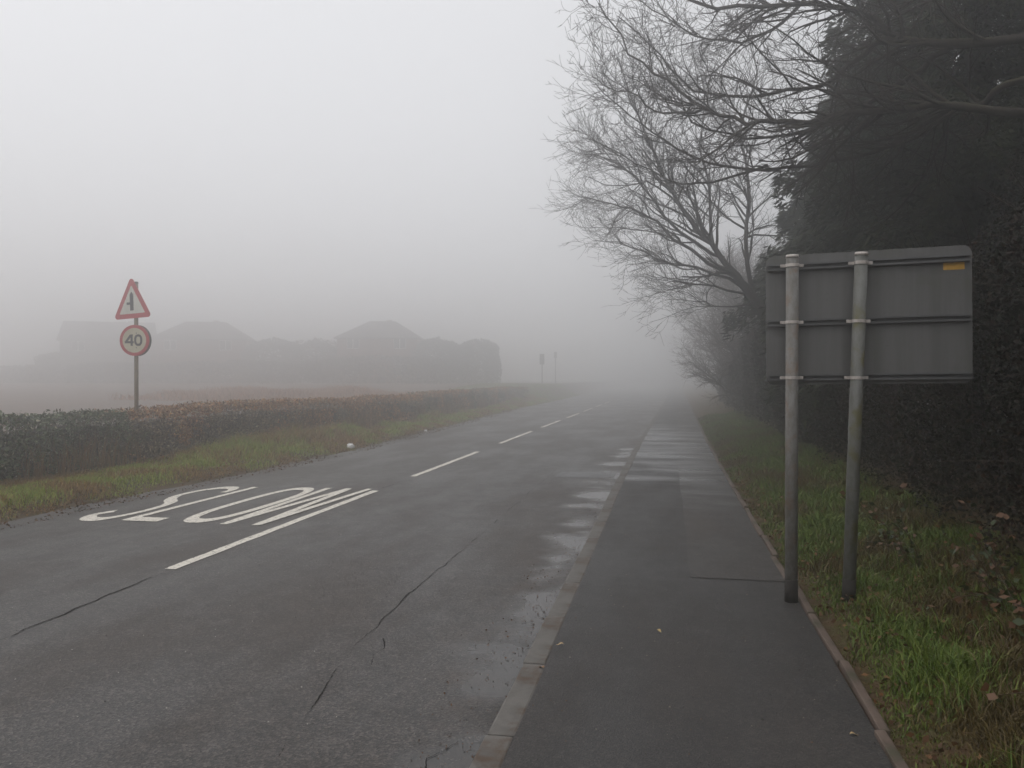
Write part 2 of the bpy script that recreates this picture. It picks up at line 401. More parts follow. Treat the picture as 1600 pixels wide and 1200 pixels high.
# kerb: each stone a piece of its own
bedding = grid_sheet('kerb', lambda y: (-.80 + bend(y), -.665 + bend(y)), YS, zc(.055), M_DARKGAP, 2); tag(bedding, kind='structure')
bm = bmesh.new(); add_box(bm, (0, 0, 0), (.130, .905, .26), bev=.012)
ks = bm_obj('kerb_stone', bm, M_KERB, bedding); kme = ks.data
y = -1.55; first = True
while y < 75:
    o = ks if first else link(ks.copy(), bedding); first = False
    o.location = (-.733 + bend(y) + random.uniform(-.006, .006), y, -.026 + random.uniform(-.005, .004))
    o.rotation_euler = (random.uniform(-.004, .004), random.uniform(-.012, .012), -math.atan((bend(y + .4) - bend(y - .4)) / .8) + random.uniform(-.006, .006)); y += .915
tag(strip('kerb_run', -.80, -.668, 75, 400, .1, M_KERB, bedding, 0), kind='stuff')
edg = grid_sheet('path_edging', lambda y: (.925 + bend(y), .985 + bend(y)), YS, zc(.06), M_DARKGAP, 2); tag(edg, kind='structure')
bm = bmesh.new(); add_box(bm, (0, 0, 0), (.05, .9, .2), bev=.01)
es = bm_obj('edging_stone', bm, M_EDGE, edg)
y = -1.2; first = True
while y < 50:
    o = es if first else link(es.copy(), edg); first = False
    o.location = (.955 + bend(y) + random.uniform(-.012, .012), y, .022 + random.uniform(-.014, .012))
    o.rotation_euler = (random.uniform(-.012, .012), random.uniform(-.06, .06), random.uniform(-.016, .016)); y += .912

# ------------------------------------------------------------------ road markings
def stroke(pts, wx, wy=None):
    """ribbon polygon round a polyline: wx wide across the road, wy along it (letters are stretched)"""
    wy = wx if wy is None else wy
    p = [Vector((a[0], a[1], 0)) for a in pts]; L, R = [], []
    for i, q in enumerate(p):
        d = (p[min(i + 1, len(p) - 1)] - p[max(i - 1, 0)])
        d = Vector((d.x / wx, d.y / wy, 0)).normalized()
        nrm = Vector((-d.y * wx * .5, d.x * wy * .5, 0))
        L.append(q + nrm); R.append(q - nrm)
    return L, R
def ribbon(bm, pts, wx, wy=None, z=0.0, closed=False, f=lambda v: v):
    if closed: pts = list(pts) + [pts[0], pts[1]]
    L, R = stroke(pts, wx, wy)
    if closed:
        L, R = L[1:-1], R[1:-1]; L.append(L[0]); R.append(R[0])
        # first point's tangent already averaged
    a = [bm.verts.new(f(Vector((v.x, v.y, z)))) for v in L]; b = [bm.verts.new(f(Vector((v.x, v.y, z)))) for v in R]
    for i in range(len(a) - 1): bm.faces.new((a[i], a[i + 1], b[i + 1], b[i]))
def smooth_path(pts, n=8):
    out = []
    P = [Vector((*p, 0)) for p in pts]
    for i in range(len(P) - 1):
        p0, p1, p2, p3 = P[max(i - 1, 0)], P[i], P[i + 1], P[min(i + 2, len(P) - 1)]
        for k in range(n):
            t = k / n
            v = .5 * ((2 * p1) + (p2 - p0) * t + (2 * p0 - 5 * p1 + 4 * p2 - p3) * t * t + (3 * p1 - p0 - 3 * p2 + p3) * t ** 3)
            out.append((v.x, v.y))
    out.append((P[-1].x, P[-1].y)); return out
ZP = .006
slow = empty('road_lettering', (-5.8, 8.45, 0))
tag(slow, 'worn white letters reading SLOW stretched along the road beside the centre line', 'road marking')
def letter(name, build):
    bm = bmesh.new(); build(bm); bmesh.ops.remove_doubles(bm, verts=bm.verts[:], dist=.0005)
    o = bm_obj(name, bm, M_PAINT, slow); o.location = (5.8, -8.45, 0)
    return o
Y0, Y1 = 8.47, 11.62
def l_S(bm):
    p = [(-6.98, 9.05), (-7.06, 8.75), (-6.93, 8.50), (-6.74, 8.52), (-6.64, 8.90), (-6.63, 9.40), (-6.72, 9.82), (-6.90, 10.08), (-7.02, 10.45), (-7.0, 10.95), (-6.86, 11.28), (-6.68, 11.34), (-6.56, 11.12), (-6.55, 10.85)]
    ribbon(bm, smooth_path(p, 6), .098, .27, ZP)
def l_L(bm):
    ribbon(bm, [(-6.37, Y1 - .12), (-6.42, Y0)], .10, .3, ZP); ribbon(bm, [(-6.42, Y0 + .12), (-5.98, Y0 + .12)], .26, .26, ZP + .0012)
def l_O(bm):
    n = 36; pts = []
    for i in range(n):
        t = 2 * math.pi * i / n; c, s_ = math.cos(t), math.sin(t)
        pts.append((-5.545 + .265 * math.copysign(abs(c) ** .75, c), 10.04 + 1.42 * math.copysign(abs(s_) ** .75, s_)))
    ribbon(bm, pts, .11, .28, ZP, closed=True)
def l_W(bm):
    for k, (a, b) in enumerate((((-5.19, Y1), (-5.11, Y0)), ((-5.10, Y0 + .05), (-4.86, Y1)), ((-4.84, Y1 - .05), (-4.70, Y0)), ((-4.69, Y0 + .05), (-4.52, Y1)))):
        ribbon(bm, [a, b], .095, .2, ZP + .0012 * k)
letter('letter', l_S); letter('letter', l_L); letter('letter', l_O); letter('letter', l_W)
dashes = [(6.37, 11.47), (13.28, 18.15), (20.6, 25.66), (27.75, 32.7), (34.9, 39.9), (42.0, 47), (49.2, 54.2), (56.3, 61.3)]
labels = ['long worn white centre dash beside the SLOW lettering', 'white centre dash next beyond the SLOW lettering', 'second white centre dash beyond the SLOW lettering',
          'third white centre dash beyond the SLOW lettering', 'fourth white centre dash beyond the SLOW lettering, hazy', 'fifth white centre dash beyond the SLOW lettering, faint in fog',
          'sixth white centre dash beyond the SLOW lettering, almost lost in fog', 'last white centre dash before the road fades into fog']
for (a, b), lb in zip(dashes, labels):
    bm = bmesh.new(); wdt = .105; n = 24
    pl = []
    for i in range(n + 1):
        yy = (b - a) * i / n; pl.append((-wdt / 2 + random.uniform(-.007, .004), yy))
    pr = [(wdt / 2 + random.uniform(-.004, .007), q[1]) for q in pl]
    va = [bm.verts.new((*q, ZP)) for q in pl]; vb = [bm.verts.new((*q, ZP)) for q in pr]
    for i in range(n): bm.faces.new((va[i], va[i + 1], vb[i + 1], vb[i]))
    o = bm_obj('centre_line_dash', bm, M_PAINT); o.location = (-4.37, a, 0)
    tag(o, lb, 'road marking', 'centre line dashes')

# ------------------------------------------------------------------ grass and litter
def grass(name, n, xf, ylo, yhi, zf, hfun, wfun, cfun, ypow=1.0):
    y = ylo + (yhi - ylo) * rng.random(n) ** ypow; x = xf(y, rng.random(n))
    P = np.stack([x, y, zf(x, y) - .01], 1)
    o = blades(name, P, hfun(x, y), wfun(x, y), .75, cfun(x, y), M_GRASS)
    return tag(o, kind='stuff')
def gcol(x, y, brown=.3, s=0):
    n = len(x); t = rng.random(n)[:, None]; m = (vnoise(x * 2.2, y * 1.6, 11 + s) + .5 * rng.random(n))[:, None]
    g = np.array([[.085, .145, .020]]) * (1 - t) + np.array([[.175, .19, .035]]) * t
    b = np.array([[.18, .115, .045]]) * (1 - t) + np.array([[.085, .050, .025]]) * t
    return np.where(m > 1.05 - brown, b, g) * rng.uniform(.7, 1.15, (n, 1))
def hl(x, y):
    d = ledge(y) - x                                  # distance from the road's edge
    tuft = sstep(.9, 1.7, d) * np.clip(vnoise(y * .55, 4, 8) * 1.9 - .75, 0, 1) * sstep(10.5, 13, y)
    return (.04 + .07 * sstep(.1, .8, d) + tuft * .30) * rng.uniform(.5, 1.3, len(x)) * (.5 + 1.0 * vnoise(x * 2.5, y * 1.2, 2))
g1 = grass('verge_grass', 110000, lambda y, u: ledge(y) - .12 - .28 * vnoise(y * 1.9, 3, 17) - 2.05 * u ** .9, 5, 62, z_left, hl,
      lambda x, y: (.007 + .00035 * y) * rng.uniform(.7, 1.3, len(x)), lambda x, y: gcol(x, y, .36) * np.array([[2.0, 1.9, 1.3]]), 1.5)
tag(g1, 'short green and yellowed grass along the hedge foot on the left verge', 'grass')
g1b = grass('bank_grass', 34000, lambda y, u: ledge(y) - .1 - 9 * u, 54, 85, z_left, lambda x, y: .12 * rng.uniform(.5, 1.4, len(x)),
      lambda x, y: .035 * rng.uniform(.7, 1.3, len(x)), lambda x, y: gcol(x, y, .2, 3) * 1.3)
tag(g1b, 'hazy green grass bank beyond the end of the hedge', 'grass')
def hr(x, y):
    d = x - bend(y) - .97
    return (.03 + .09 * sstep(.0, .5, d)) * rng.uniform(.5, 1.4, len(x)) * (.4 + 1.3 * vnoise(x * 5, y * 5, 6))
g2 = grass('verge_grass', 120000, lambda y, u: .985 + bend(y) + 1.7 * u, 2.3, 34, z_right, hr,
      lambda x, y: (.0045 + .0006 * y) * rng.uniform(.7, 1.3, len(x)), lambda x, y: gcol(x, y, .24, 7) * np.array([[.75, .85, .6]]), 2.0)
tag(g2, 'wet green grass between the footway edging and the dark hedge', 'grass')

def leaf_litter(name, n, xf, ylo, yhi, zf, size, label, ypow=1.6, lift=.012):
    y = ylo + (yhi - ylo) * rng.random(n) ** ypow; x = xf(y, rng.random(n)); keep = vnoise(x * 2.2, y * 1.3, 15) + .45 * rng.random(n) > .55
    x, y = x[keep], y[keep]; n = len(x)
    C = np.stack([x, y, zf(x, y) + lift * (.6 + rng.random(n) * 2.2)], 1)
    D = rand_dirs(n); D[:, 2] *= .6; t = rng.random((n, 1))
    c = np.array([[.16, .072, .026]]) * (1 - t) + np.array([[.055, .027, .014]]) * t
    L = size * rng.uniform(.6, 1.3, n)
    o = leaf_cloud(name, C, D, L, L * .6, c, M_LITTER); tag(o, label, 'leaf litter', kind='stuff'); return o
leaf_litter('leaf_litter', 4500, lambda y, u: .99 + bend(y) + 1.6 * u, 2.3, 16, z_right, .036, 'brown fallen leaves scattered through the grass by the dark hedge', lift=.03)
leaf_litter('leaf_litter', 11000, lambda y, u: ledge(y) + .16 - .85 * u ** 1.2, 5, 45, z_left, .04, 'brown leaf litter and soil along the left road edge', lift=.01)
leaf_litter('gutter_debris', 1500, lambda y, u: -.815 + bend(y) - .42 * u ** 2.2, 2.6, 22, lambda x, y: 0 * x, .016, 'brown leaf crumbs and grit lying in the gutter against the kerb', 1.5, .004)
def grit(name, n, xlo, xhi, ylo, yhi, z, size, cols, label, kx=1.0):
    y = ylo + (yhi - ylo) * rng.random(n) ** 1.6; x = xlo + (xhi - xlo) * rng.random(n) ** kx
    s_ = size * rng.uniform(.5, 1.5, n)[:, None]; C = np.stack([x, y, np.full(n, z)], 1)
    a = rng.uniform(0, 6.28, n)
    pts = [C + s_ * np.stack([np.cos(a + k * 2.09) , np.sin(a + k * 2.09), 0 * a], 1) * rng.uniform(.6, 1, (n, 1)) for k in range(3)] + [C + s_ * np.array([[0, 0, .8]])]
    V = np.stack(pts, 1).reshape(-1, 3); o = np.arange(n)[:, None] * 4
    F = np.concatenate([o + [0, 1, 3], o + [1, 2, 3], o + [2, 0, 3]])
    c = np.array(cols)[rng.integers(0, len(cols), n)]
    ob_ = np_obj(name, V, F, M_LITTER, cols=np.repeat(c, 4, axis=0)); tag(ob_, label, 'grit', kind='stuff')
grit('footway_grit', 500, -.65, .92, 2.6, 16, .1055, .006, [(.015, .012, .01), (.02, .016, .012), (.10, .06, .03), (.2, .17, .13)], 'dark crumbs and small stones strewn over the footway')
grit('road_grit', 900, -7.2, -.85, 2.4, 18, .001, .006, [(.35, .33, .3), (.18, .15, .12), (.03, .025, .02)], 'pale loose chippings strewn over the road surface')
grit('gutter_grit', 1500, -.81, -1.2, 2.4, 20, .001, .0045, [(.02, .015, .012), (.05, .028, .016), (.10, .05, .022)], 'dark grit and silt lying along the gutter', 2.4)
# single leaves lying on the footway
spots = [((1030, 986), 'single pale yellow leaf on the footway beyond the seam of the resurfaced strip', (.42, .30, .12)), ((1335, 1148), 'small tan leaf on the footway close to the edging', (.36, .25, .12)),
         ((875, 1007), 'thin straw coloured leaf on the footway near the kerb', (.40, .28, .14)), ((846, 1043), 'brown curled leaf touching the kerb side of the footway', (.22, .12, .06))]
for (p, lb, c) in spots:
    d = ray(*p); q = Vector((0, 0, CAMZ)) + d * ((.106 - CAMZ) / d.z)
    n = 10; L = .045; a = random.uniform(0, 6)
    bm = bmesh.new(); vs = []
    prof = [0, .4, .75, .95, 1, .9, .7, .42, .18, 0]
    up = [bm.verts.new((L * (i / 9 - .5), prof[i] * L * .28, .004 + .006 * math.sin(i * .6))) for i in range(10)]
    mid = [bm.verts.new((L * (i / 9 - .5), 0, .002 + .006 * math.sin(i * .6))) for i in range(10)]
    dn = [bm.verts.new((L * (i / 9 - .5), -prof[i] * L * .28, .005 + .006 * math.sin(i * .6))) for i in range(10)]
    for i in range(9):
        bm.faces.new((mid[i], mid[i + 1], up[i + 1], up[i])); bm.faces.new((dn[i], dn[i + 1], mid[i + 1], mid[i]))
    bmesh.ops.remove_doubles(bm, verts=bm.verts[:], dist=.0001)
    mm = NT('leaf_' + str(len(bpy.data.materials)), .6, base=c).m
    o = bm_obj('fallen_leaf', bm, mm); o.location = q; o.rotation_euler = (0, 0, a); tag(o, lb, 'leaf', 'leaves on the footway')
# scraps of white litter on the left verge
for (p, s_, lb) in (((548, 692), .16, 'crumpled white plastic scrap on the grass at the hedge foot'), ((665, 667), .10, 'small white paper scrap on the far stretch of the left verge')):
    d = ray(*p); t = (.16 - CAMZ) / d.z; q = Vector((0, 0, CAMZ)) + d * t
    bm = bmesh.new(); bmesh.ops.create_icosphere(bm, subdivisions=2, radius=1)
    for v in bm.verts: v.co = Vector((v.co.x * s_ * .75, v.co.y * s_ * .5, v.co.z * s_ * .45)) * random.uniform(.6, 1.15)
    o = bm_obj('litter_scrap', bm, M_LITTERW); o.location = (q.x, q.y, float(z_left(q.x, q.y)) + s_ * .35); o.rotation_euler = (.2, .3, random.uniform(0, 3)); tag(o, lb, 'litter', 'scraps of litter on the verge')

# ------------------------------------------------------------------ branches
def wander(p, d, L, n, jit, up):
    pts = [p.copy()]; d = d.normalized()
    for i in range(n):
        d = (d + Vector((random.gauss(0, jit), random.gauss(0, jit), random.gauss(0, jit) + up))).normalized()
        pts.append(pts[-1] + d * (L / n))
    return pts
def along(pts, t):
    f = t * (len(pts) - 1); i = min(int(f), len(pts) - 2); u = f - i
    return pts[i].lerp(pts[i + 1], u), (pts[i + 1] - pts[i]).normalized()
def sprout(lines, pts, r0, r1, level, maxlevel, spec):
    """grow side shoots off a branch; spec[level] = (per metre, length lo, hi, angle lo, hi, up, tip bias)"""
    if level >= maxlevel: return
    per, l0, l1, a0, a1, up, t0 = spec[level]
    L = sum((pts[i + 1] - pts[i]).length for i in range(len(pts) - 1))
    n = max(2, int(per * L + random.random()))
    for k in range(n):
        t = t0 + (1 - t0) * random.random() ** .85
        p, d = along(pts, t)
        perp = d.cross(Vector((random.gauss(0, 1), random.gauss(0, 1), random.gauss(0, 1)))).normalized()
        perp.z *= .75
        a = math.radians(random.uniform(a0, a1))
        nd = d * math.cos(a) + perp * math.sin(a)
        ln = random.uniform(l0, l1) * (1.2 - (.85 if level == 0 else .55) * t)
        rs = max((r0 + (r1 - r0) * t) * .55, .0036)
        seg = 6 if level == 0 else (4 if level == 1 else 3)
        c = wander(p, nd, ln, seg, .16, up)
        re = max(rs * .35, .0026)
        lines.append((c, [rs + (re - rs) * i / seg for i in range(seg + 1)], level))
        sprout(lines, c, rs, re, level + 1, maxlevel, spec)
def densify(pts, n=4, jit=.03):
    out = []
    for i in range(len(pts) - 1):
        p0, p1, p2, p3 = pts[max(i - 1, 0)], pts[i], pts[i + 1], pts[min(i + 2, len(pts) - 1)]
        for k in range(n):
            t = k / n
            v = .5 * ((2 * p1) + (p2 - p0) * t + (2 * p0 - 5 * p1 + 4 * p2 - p3) * t * t + (3 * p1 - p0 - 3 * p2 + p3) * t ** 3)
            out.append(v + Vector((random.gauss(0, jit), random.gauss(0, jit), random.gauss(0, jit))))
    out.append(pts[-1]); return out
def bare_tree(name, label, base_pt, trunk_pts, r_base, limbs, spec, twigmat, group=None, crownsides=3):
    root = empty(name, base_pt); b = Vector(base_pt)
    tp = densify([Vector(p) - b for p in trunk_pts], 4, .02); n = len(tp)
    tubes('trunk', [(tp, [r_base * (1 - .62 * i / (n - 1)) * (1.35 if i == 0 else 1) for i in range(n)])], M_BARK, root, 12)
    tw = []
    for pts, r0, r1 in limbs:
        lp = densify([Vector(p) - b for p in pts], 3, .025); m = len(lp)
        tubes('limb', [(lp, [r0 + (r1 - r0) * (i / (m - 1)) ** .8 for i in range(m)])], M_BARK, root, 8)
        sprout(tw, lp, r0, r1, 0, 3, spec)
    big = [(a, r) for a, r, l in tw if l == 0]; small = [(a, r) for a, r, l in tw if l > 0]
    tag(tubes('branch_work', big, M_BARK, root, 5), kind='stuff')
    tubes('crown', small, twigmat, root, crownsides)
    return tag(root, label, 'tree', group)

def px_path(ps, Y0_, Y1_):
    n = len(ps); return [at_y(p[0], p[1], Y0_ + (Y1_ - Y0_) * i / (n - 1)) for i, p in enumerate(ps)]
# the oak leaning out over the footway: limbs enter from the right
ob = Vector((6.4, 11.6, float(z_right(6.4, 11.6))))
top = [ob, ob + Vector((-.1, 0, 2.2)), ob + Vector((-.2, .05, 4.4)), ob + Vector((0, .2, 6.6)), ob + Vector((.3, .2, 9.0))]
j1, j2, j3, j4 = ob + Vector((-.15, 0, 5.6)), ob + Vector((-.18, 0, 4.7)), ob + Vector((-.15, .02, 5.1)), ob + Vector((.05, .2, 7.0))
oak_limbs = [
    ([j1] + px_path([(1600, 58), (1500, 70), (1415, 62), (1345, 16), (1230, 6), (1120, 12), (1040, -20), (985, -60)], 11.3, 12.2), .075, .012),
    (px_path([(1492, 70), (1440, 104), (1380, 150), (1300, 192), (1200, 215), (1110, 200), (1040, 150), (980, 120)], 11.5, 13.0), .045, .008),
    (px_path([(1412, 62), (1365, 72), (1300, 122), (1230, 146), (1150, 150), (1085, 138), (1030, 88), (965, 25)], 11.6, 12.4), .045, .008),
    ([j2] + px_path([(1600, 176), (1500, 168), (1425, 165), (1330, 180), (1230, 190), (1165, 186), (1105, 174), (1045, 128), (985, 82), (935, 5)], 11.2, 12.0), .07, .010),
    ([j3] + px_path([(1600, 126), (1540, 156), (1475, 178), (1400, 224), (1300, 254), (1200, 263), (1110, 256), (1040, 222), (985, 180), (930, 130)], 11.3, 13.5), .055, .008),
    ([j4] + px_path([(1560, -60), (1480, -30), (1400, -60), (1280, -70), (1160, -50), (1060, -80)], 11.6, 12.5), .07, .012),
    (px_path([(1290, -60), (1240, 20), (1180, 60), (1110, 60), (1040, 30), (985, -20)], 12.2, 13.4), .035, .007),
    (px_path([(1105, 174), (1040, 178), (995, 152), (950, 135), (925, 120)], 11.9, 12.6), .022, .005),
    (px_path([(1200, 263), (1120, 282), (1040, 280), (970, 240), (910, 215)], 12.8, 14.0), .025, .006),
]
SPEC_OAK = [(5.6, .6, 1.9, 25, 60, .03, .18), (6.2, .3, .9, 25, 60, .04, .12), (7.0, .12, .42, 25, 55, .05, .15)]
bare_tree('oak_tree', 'bare mossy oak whose long limbs reach over the footway above the big grey sign', ob, top, .30, oak_limbs, SPEC_OAK, M_TWIG)
# second bare tree farther on, its fan of boughs rising from behind the sign's edge
b2 = Vector((3.6, 20.5, float(z_right(3.6, 20.5))))
fork = at_y(1192, 486, 20.5); t2 = [b2, b2.lerp(fork, .5) + Vector((.15, 0, 0)), fork, at_y(1150, 432, 20.3)]
fan = [
    ([fork, *px_path([(1150, 432), (1112, 382), (1062, 320), (1022, 240), (990, 160), (965, 90)], 20.3, 19.5)], .10, .012),
    (px_path([(1150, 432), (1080, 392), (1005, 332), (960, 320), (912, 308)], 20.3, 18.5), .055, .008),
    (px_path([(1130, 405), (1062, 362), (1005, 292), (960, 250), (920, 215)], 20.3, 18.8), .05, .008),
    (px_path([(1160, 445), (1090, 418), (1040, 412), (985, 385), (930, 375)], 20.4, 19.0), .045, .007),
    (px_path([(1172, 460), (1115, 450), (1060, 440), (1020, 425)], 20.4, 19.6), .04, .007),
    (px_path([(1112, 382), (1110, 310), (1095, 230), (1100, 150), (1080, 70)], 20.3, 21.5), .05, .008),
    (px_path([(1062, 320), (1010, 285), (960, 290), (915, 275)], 20.0, 19.0), .03, .006),
    (px_path([(1180, 470), (1165, 380), (1170, 290), (1160, 200), (1180, 110), (1150, 20)], 20.6, 22.5), .07, .010),
    (px_path([(1185, 476), (1125, 478), (1090, 470), (1045, 468)], 20.5, 20.0), .03, .006),
]
SPEC2 = [(5.0, .8, 2.3, 25, 58, .03, .12), (5.6, .4, 1.1, 25, 55, .05, .12), (5.5, .18, .55, 25, 55, .06, .15)]
bare_tree('bare_tree', 'leafless tree with a fan of dark boughs rising from behind the grey sign panel', b2, t2, .24, fan, SPEC2, M_TWIG)
def free_bare(name, label, x, y, h, r, nl, seed, mat, group, spread=.55, low=.12):
    random.seed(seed); b = Vector((x, y, float(z_right(x, y)) - .03))
    tp = [b, b + Vector((random.uniform(-.2, .2), 0, h * .3)), b + Vector((random.uniform(-.3, .3), .1, h * .62)), b + Vector((random.uniform(-.4, .4), .1, h * .9))]
    limbs = []
    for k in range(nl):
        t = low + (1 - low) * k / nl; p, d = along(tp, min(t, .98)); a = k * 2.4 + random.random()
        dr = Vector((math.cos(a), math.sin(a), random.uniform(.35, .95)))
        ln = h * spread * (1.1 - .6 * t) * random.uniform(.8, 1.15)
        limbs.append((wander(p, dr, ln, 5, .1, .05), r * .42 * (1.1 - .6 * t), .008))
    return bare_tree(name, label, b, tp, r, limbs, [(5.6, .5, 1.7, 25, 65, .03, .05), (6.5, .3, .95, 25, 60, .05, .08), (5.0, .15, .45, 25, 55, .05, .1)], mat, group)
free_bare('bare_tree', 'slender bare tree behind the oak limbs, dim against the evergreens', 8.2, 19, 13, .2, 11, 5, M_TWIG, None, .36, .3)
free_bare('bare_tree', 'reddish twiggy tree fading into fog beyond the fan shaped bare tree', 3.4, 33, 6.4, .14, 30, 6, M_TWIGR, None, .55, .05)
free_bare('bare_tree', 'farther reddish bare tree standing over the far hedge by the path', 3.3, 41, 7.2, .14, 30, 8, M_TWIGR, None, .55, .05)
free_bare('bare_tree', 'faintest bare tree at the foggy end of the right hedge', 3.2, 50, 8.0, .14, 30, 9, M_TWIGR, None, .58, .05)
random.seed(77)

# ------------------------------------------------------------------ evergreens on the right
def conifer(name, label, x, y, h, rad, n, seed, skirt=.08, hang=.35, group=None, size=1.0):
    global rng
    rng = np.random.default_rng(seed); random.seed(seed)
    z0 = float(z_right(x, y)) - .03; root = empty(name, (x, y, z0))
    tubes('trunk', [([Vector((0, 0, 0)), Vector((.05, .03, h * .5)), Vector((0, 0, h * .97))], [rad * .09, rad * .06, .02])], M_BARK, root, 10)
    boughs = []; C = []; D = []
    nb = int(h * 15)
    for k in range(nb):
        t = skirt + (1 - skirt) * (k + random.random()) / nb
        z = h * t; a = k * 2.399 + random.uniform(-.3, .3)
        ln = rad * (1 - t) ** .5 * random.uniform(.72, 1.12) * (.75 + .25 * min(1, t / .2)) + .15
        p0 = Vector((0, 0, z)); pts = [p0]
        for i in range(1, 6):
            u = i / 5; pts.append(Vector((math.cos(a) * ln * u, math.sin(a) * ln * u, z + ln * (.22 * u - hang * u * u))))
        boughs.append((pts, [.035 * (1 - .8 * i / 5) for i in range(6)]))
        m = int(n / nb * (.35 + 1.3 * ln / rad)); P = np.array([tuple(q) for q in pts])
        u = rng.random(m) ** .55; f = u * 5; i = np.minimum(f.astype(int), 4); fr = (f - i)[:, None]
        c = P[i] * (1 - fr) + P[i + 1] * fr
        side = np.array([-math.sin(a), math.cos(a), 0]); w_ = ln * .20 * (1.25 - u)
        sl = rng.uniform(-1, 1, m)
        c = c + side[None] * (sl * w_)[:, None]; c[:, 2] += rng.normal(size=m) * .13 - rng.random(m) ** 1.5 * .45 - np.abs(sl) * .12 + .08
        C.append(c); dd = np.array([[math.cos(a), math.sin(a), -.55]]) + side[None] * sl[:, None] * .8 + rng.normal(size=(m, 3)) * .45; D.append(dd)
    C = np.concatenate(C); D = np.concatenate(D); n = len(C)
    tubes('bough_work', [(b_[0], b_[1]) for b_ in boughs], M_TWIG, root, 4)
    t = rng.random((n, 1)); c = np.array([[.014, .022, .009]]) * (1 - t) + np.array([[.042, .050, .018]]) * t
    leaf_cloud('crown', C, D, size * rng.uniform(.08, .24, n), size * rng.uniform(.02, .05, n), c, M_NEEDLE, root)
    return tag(root, label, 'tree', group)
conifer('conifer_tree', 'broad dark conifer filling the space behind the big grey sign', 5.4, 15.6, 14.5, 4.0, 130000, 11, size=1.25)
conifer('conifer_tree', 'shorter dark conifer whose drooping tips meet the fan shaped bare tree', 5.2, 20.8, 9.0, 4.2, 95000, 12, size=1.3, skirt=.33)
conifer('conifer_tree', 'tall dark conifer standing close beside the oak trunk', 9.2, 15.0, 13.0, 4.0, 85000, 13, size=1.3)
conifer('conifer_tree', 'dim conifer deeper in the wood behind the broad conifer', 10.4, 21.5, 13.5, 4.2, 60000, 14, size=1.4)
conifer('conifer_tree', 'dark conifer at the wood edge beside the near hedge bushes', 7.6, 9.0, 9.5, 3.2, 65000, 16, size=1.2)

def bush(name, label, x, y, sx, sy, h, n, seed, cols, leaf=(.05, .09), cat='bush', group=None, zf=z_right, twigs=260, mat=None, core=None, roof=.35):
    """overgrown bush: ragged leaf mass round an ellipsoid-topped block, twigs poking out"""
    global rng
    rng = np.random.default_rng(seed); random.seed(seed)
    z0 = float(zf(x, y)) - .03; root = empty(name, (x, y, z0))
    a = rng.uniform(0, 2 * np.pi, n); zt = rng.random(n) ** .8
    prof = np.clip((1 - np.clip((zt - (1 - roof)) / roof, 0, 1) ** 2), 0.03, 1) ** .5 * (.88 + .12 * np.sin(zt * 3))
    lump = .80 + .34 * vnoise(a * 2.2 + seed, zt * 4.5, seed)
    dep = 1 - .42 * rng.random(n) ** 2.0
    q = .8
    cx = np.sign(np.cos(a)) * np.abs(np.cos(a)) ** q; cy = np.sign(np.sin(a)) * np.abs(np.sin(a)) ** q
    k = prof * lump * dep
    C = np.stack([cx * sx / 2 * k, cy * sy / 2 * k, zt * h * (.90 + .2 * vnoise(a * 1.7, zt * 0 + seed, seed + 1))], 1)
    D = rand_dirs(n) + np.stack([cx, cy, .3 + 0 * a], 1) * .5
    pick = rng.random(n); m = vnoise(a * 3, zt * 5, seed + 2); i = np.clip(((pick * .6 + m * .6) * len(cols) * .85).astype(int), 0, len(cols) - 1)
    c = np.array(cols)[i] * rng.uniform(.65, 1.2, (n, 1))
    L = rng.uniform(leaf[0], leaf[1], n)
    leaf_cloud('foliage', C, D, L, L * .55, c, M_LEAF if mat is None else mat, root)
    tw = []
    for j in range(twigs):
        aa = random.uniform(0, 6.283); zz = random.random() ** .8
        p = Vector((math.cos(aa) * sx * .28, math.sin(aa) * sy * .28, zz * h * .8))
        d = Vector((math.cos(aa) * .6, math.sin(aa) * .6, random.uniform(.25, 1.2)))
        tw.append((wander(p, d, random.uniform(.35, .8) * min(h, sx) * .55, 4, .18, .02), [.006, .005, .004, .003, .0018]))
    tubes('twig_work', tw, M_TWIG, root, 3)
    st = [([Vector((random.uniform(-.2, .2) * sx, random.uniform(-.3, .3) * sy, -.05)), Vector((random.uniform(-.2, .2) * sx, random.uniform(-.3, .3) * sy, h * .4)), Vector((random.uniform(-.25, .25) * sx, random.uniform(-.35, .35) * sy, h * .8))], [.03, .022, .01]) for _ in range(9)]
    tubes('stem', st, M_BARK, root, 5)
    return tag(root, label, cat, group)
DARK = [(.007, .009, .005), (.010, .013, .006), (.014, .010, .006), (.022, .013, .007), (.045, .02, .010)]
GRP = 'overgrown bushes along the right side'
rb = [(3.35, 3.2, 2.2, 2.9, 2.4), (3.25, 5.6, 2.2, 2.9, 2.9), (3.35, 8.0, 2.2, 2.9, 2.7), (3.45, 10.6, 2.3, 3.1, 2.6), (3.5, 13.4, 2.4, 3.2, 2.6), (3.55, 16.4, 2.4, 3.4, 2.6),
      (3.65, 19.6, 2.5, 3.6, 2.6), (3.7, 23.2, 2.6, 4.0, 3.5), (3.7, 27.2, 2.6, 4.6, 3.7), (3.8, 31.8, 2.7, 5.2, 3.6), (3.9, 37, 2.7, 6.2, 2.8), (4.1, 43, 2.8, 6.8, 2.9), (4.3, 50, 2.8, 7.8, 2.9)]
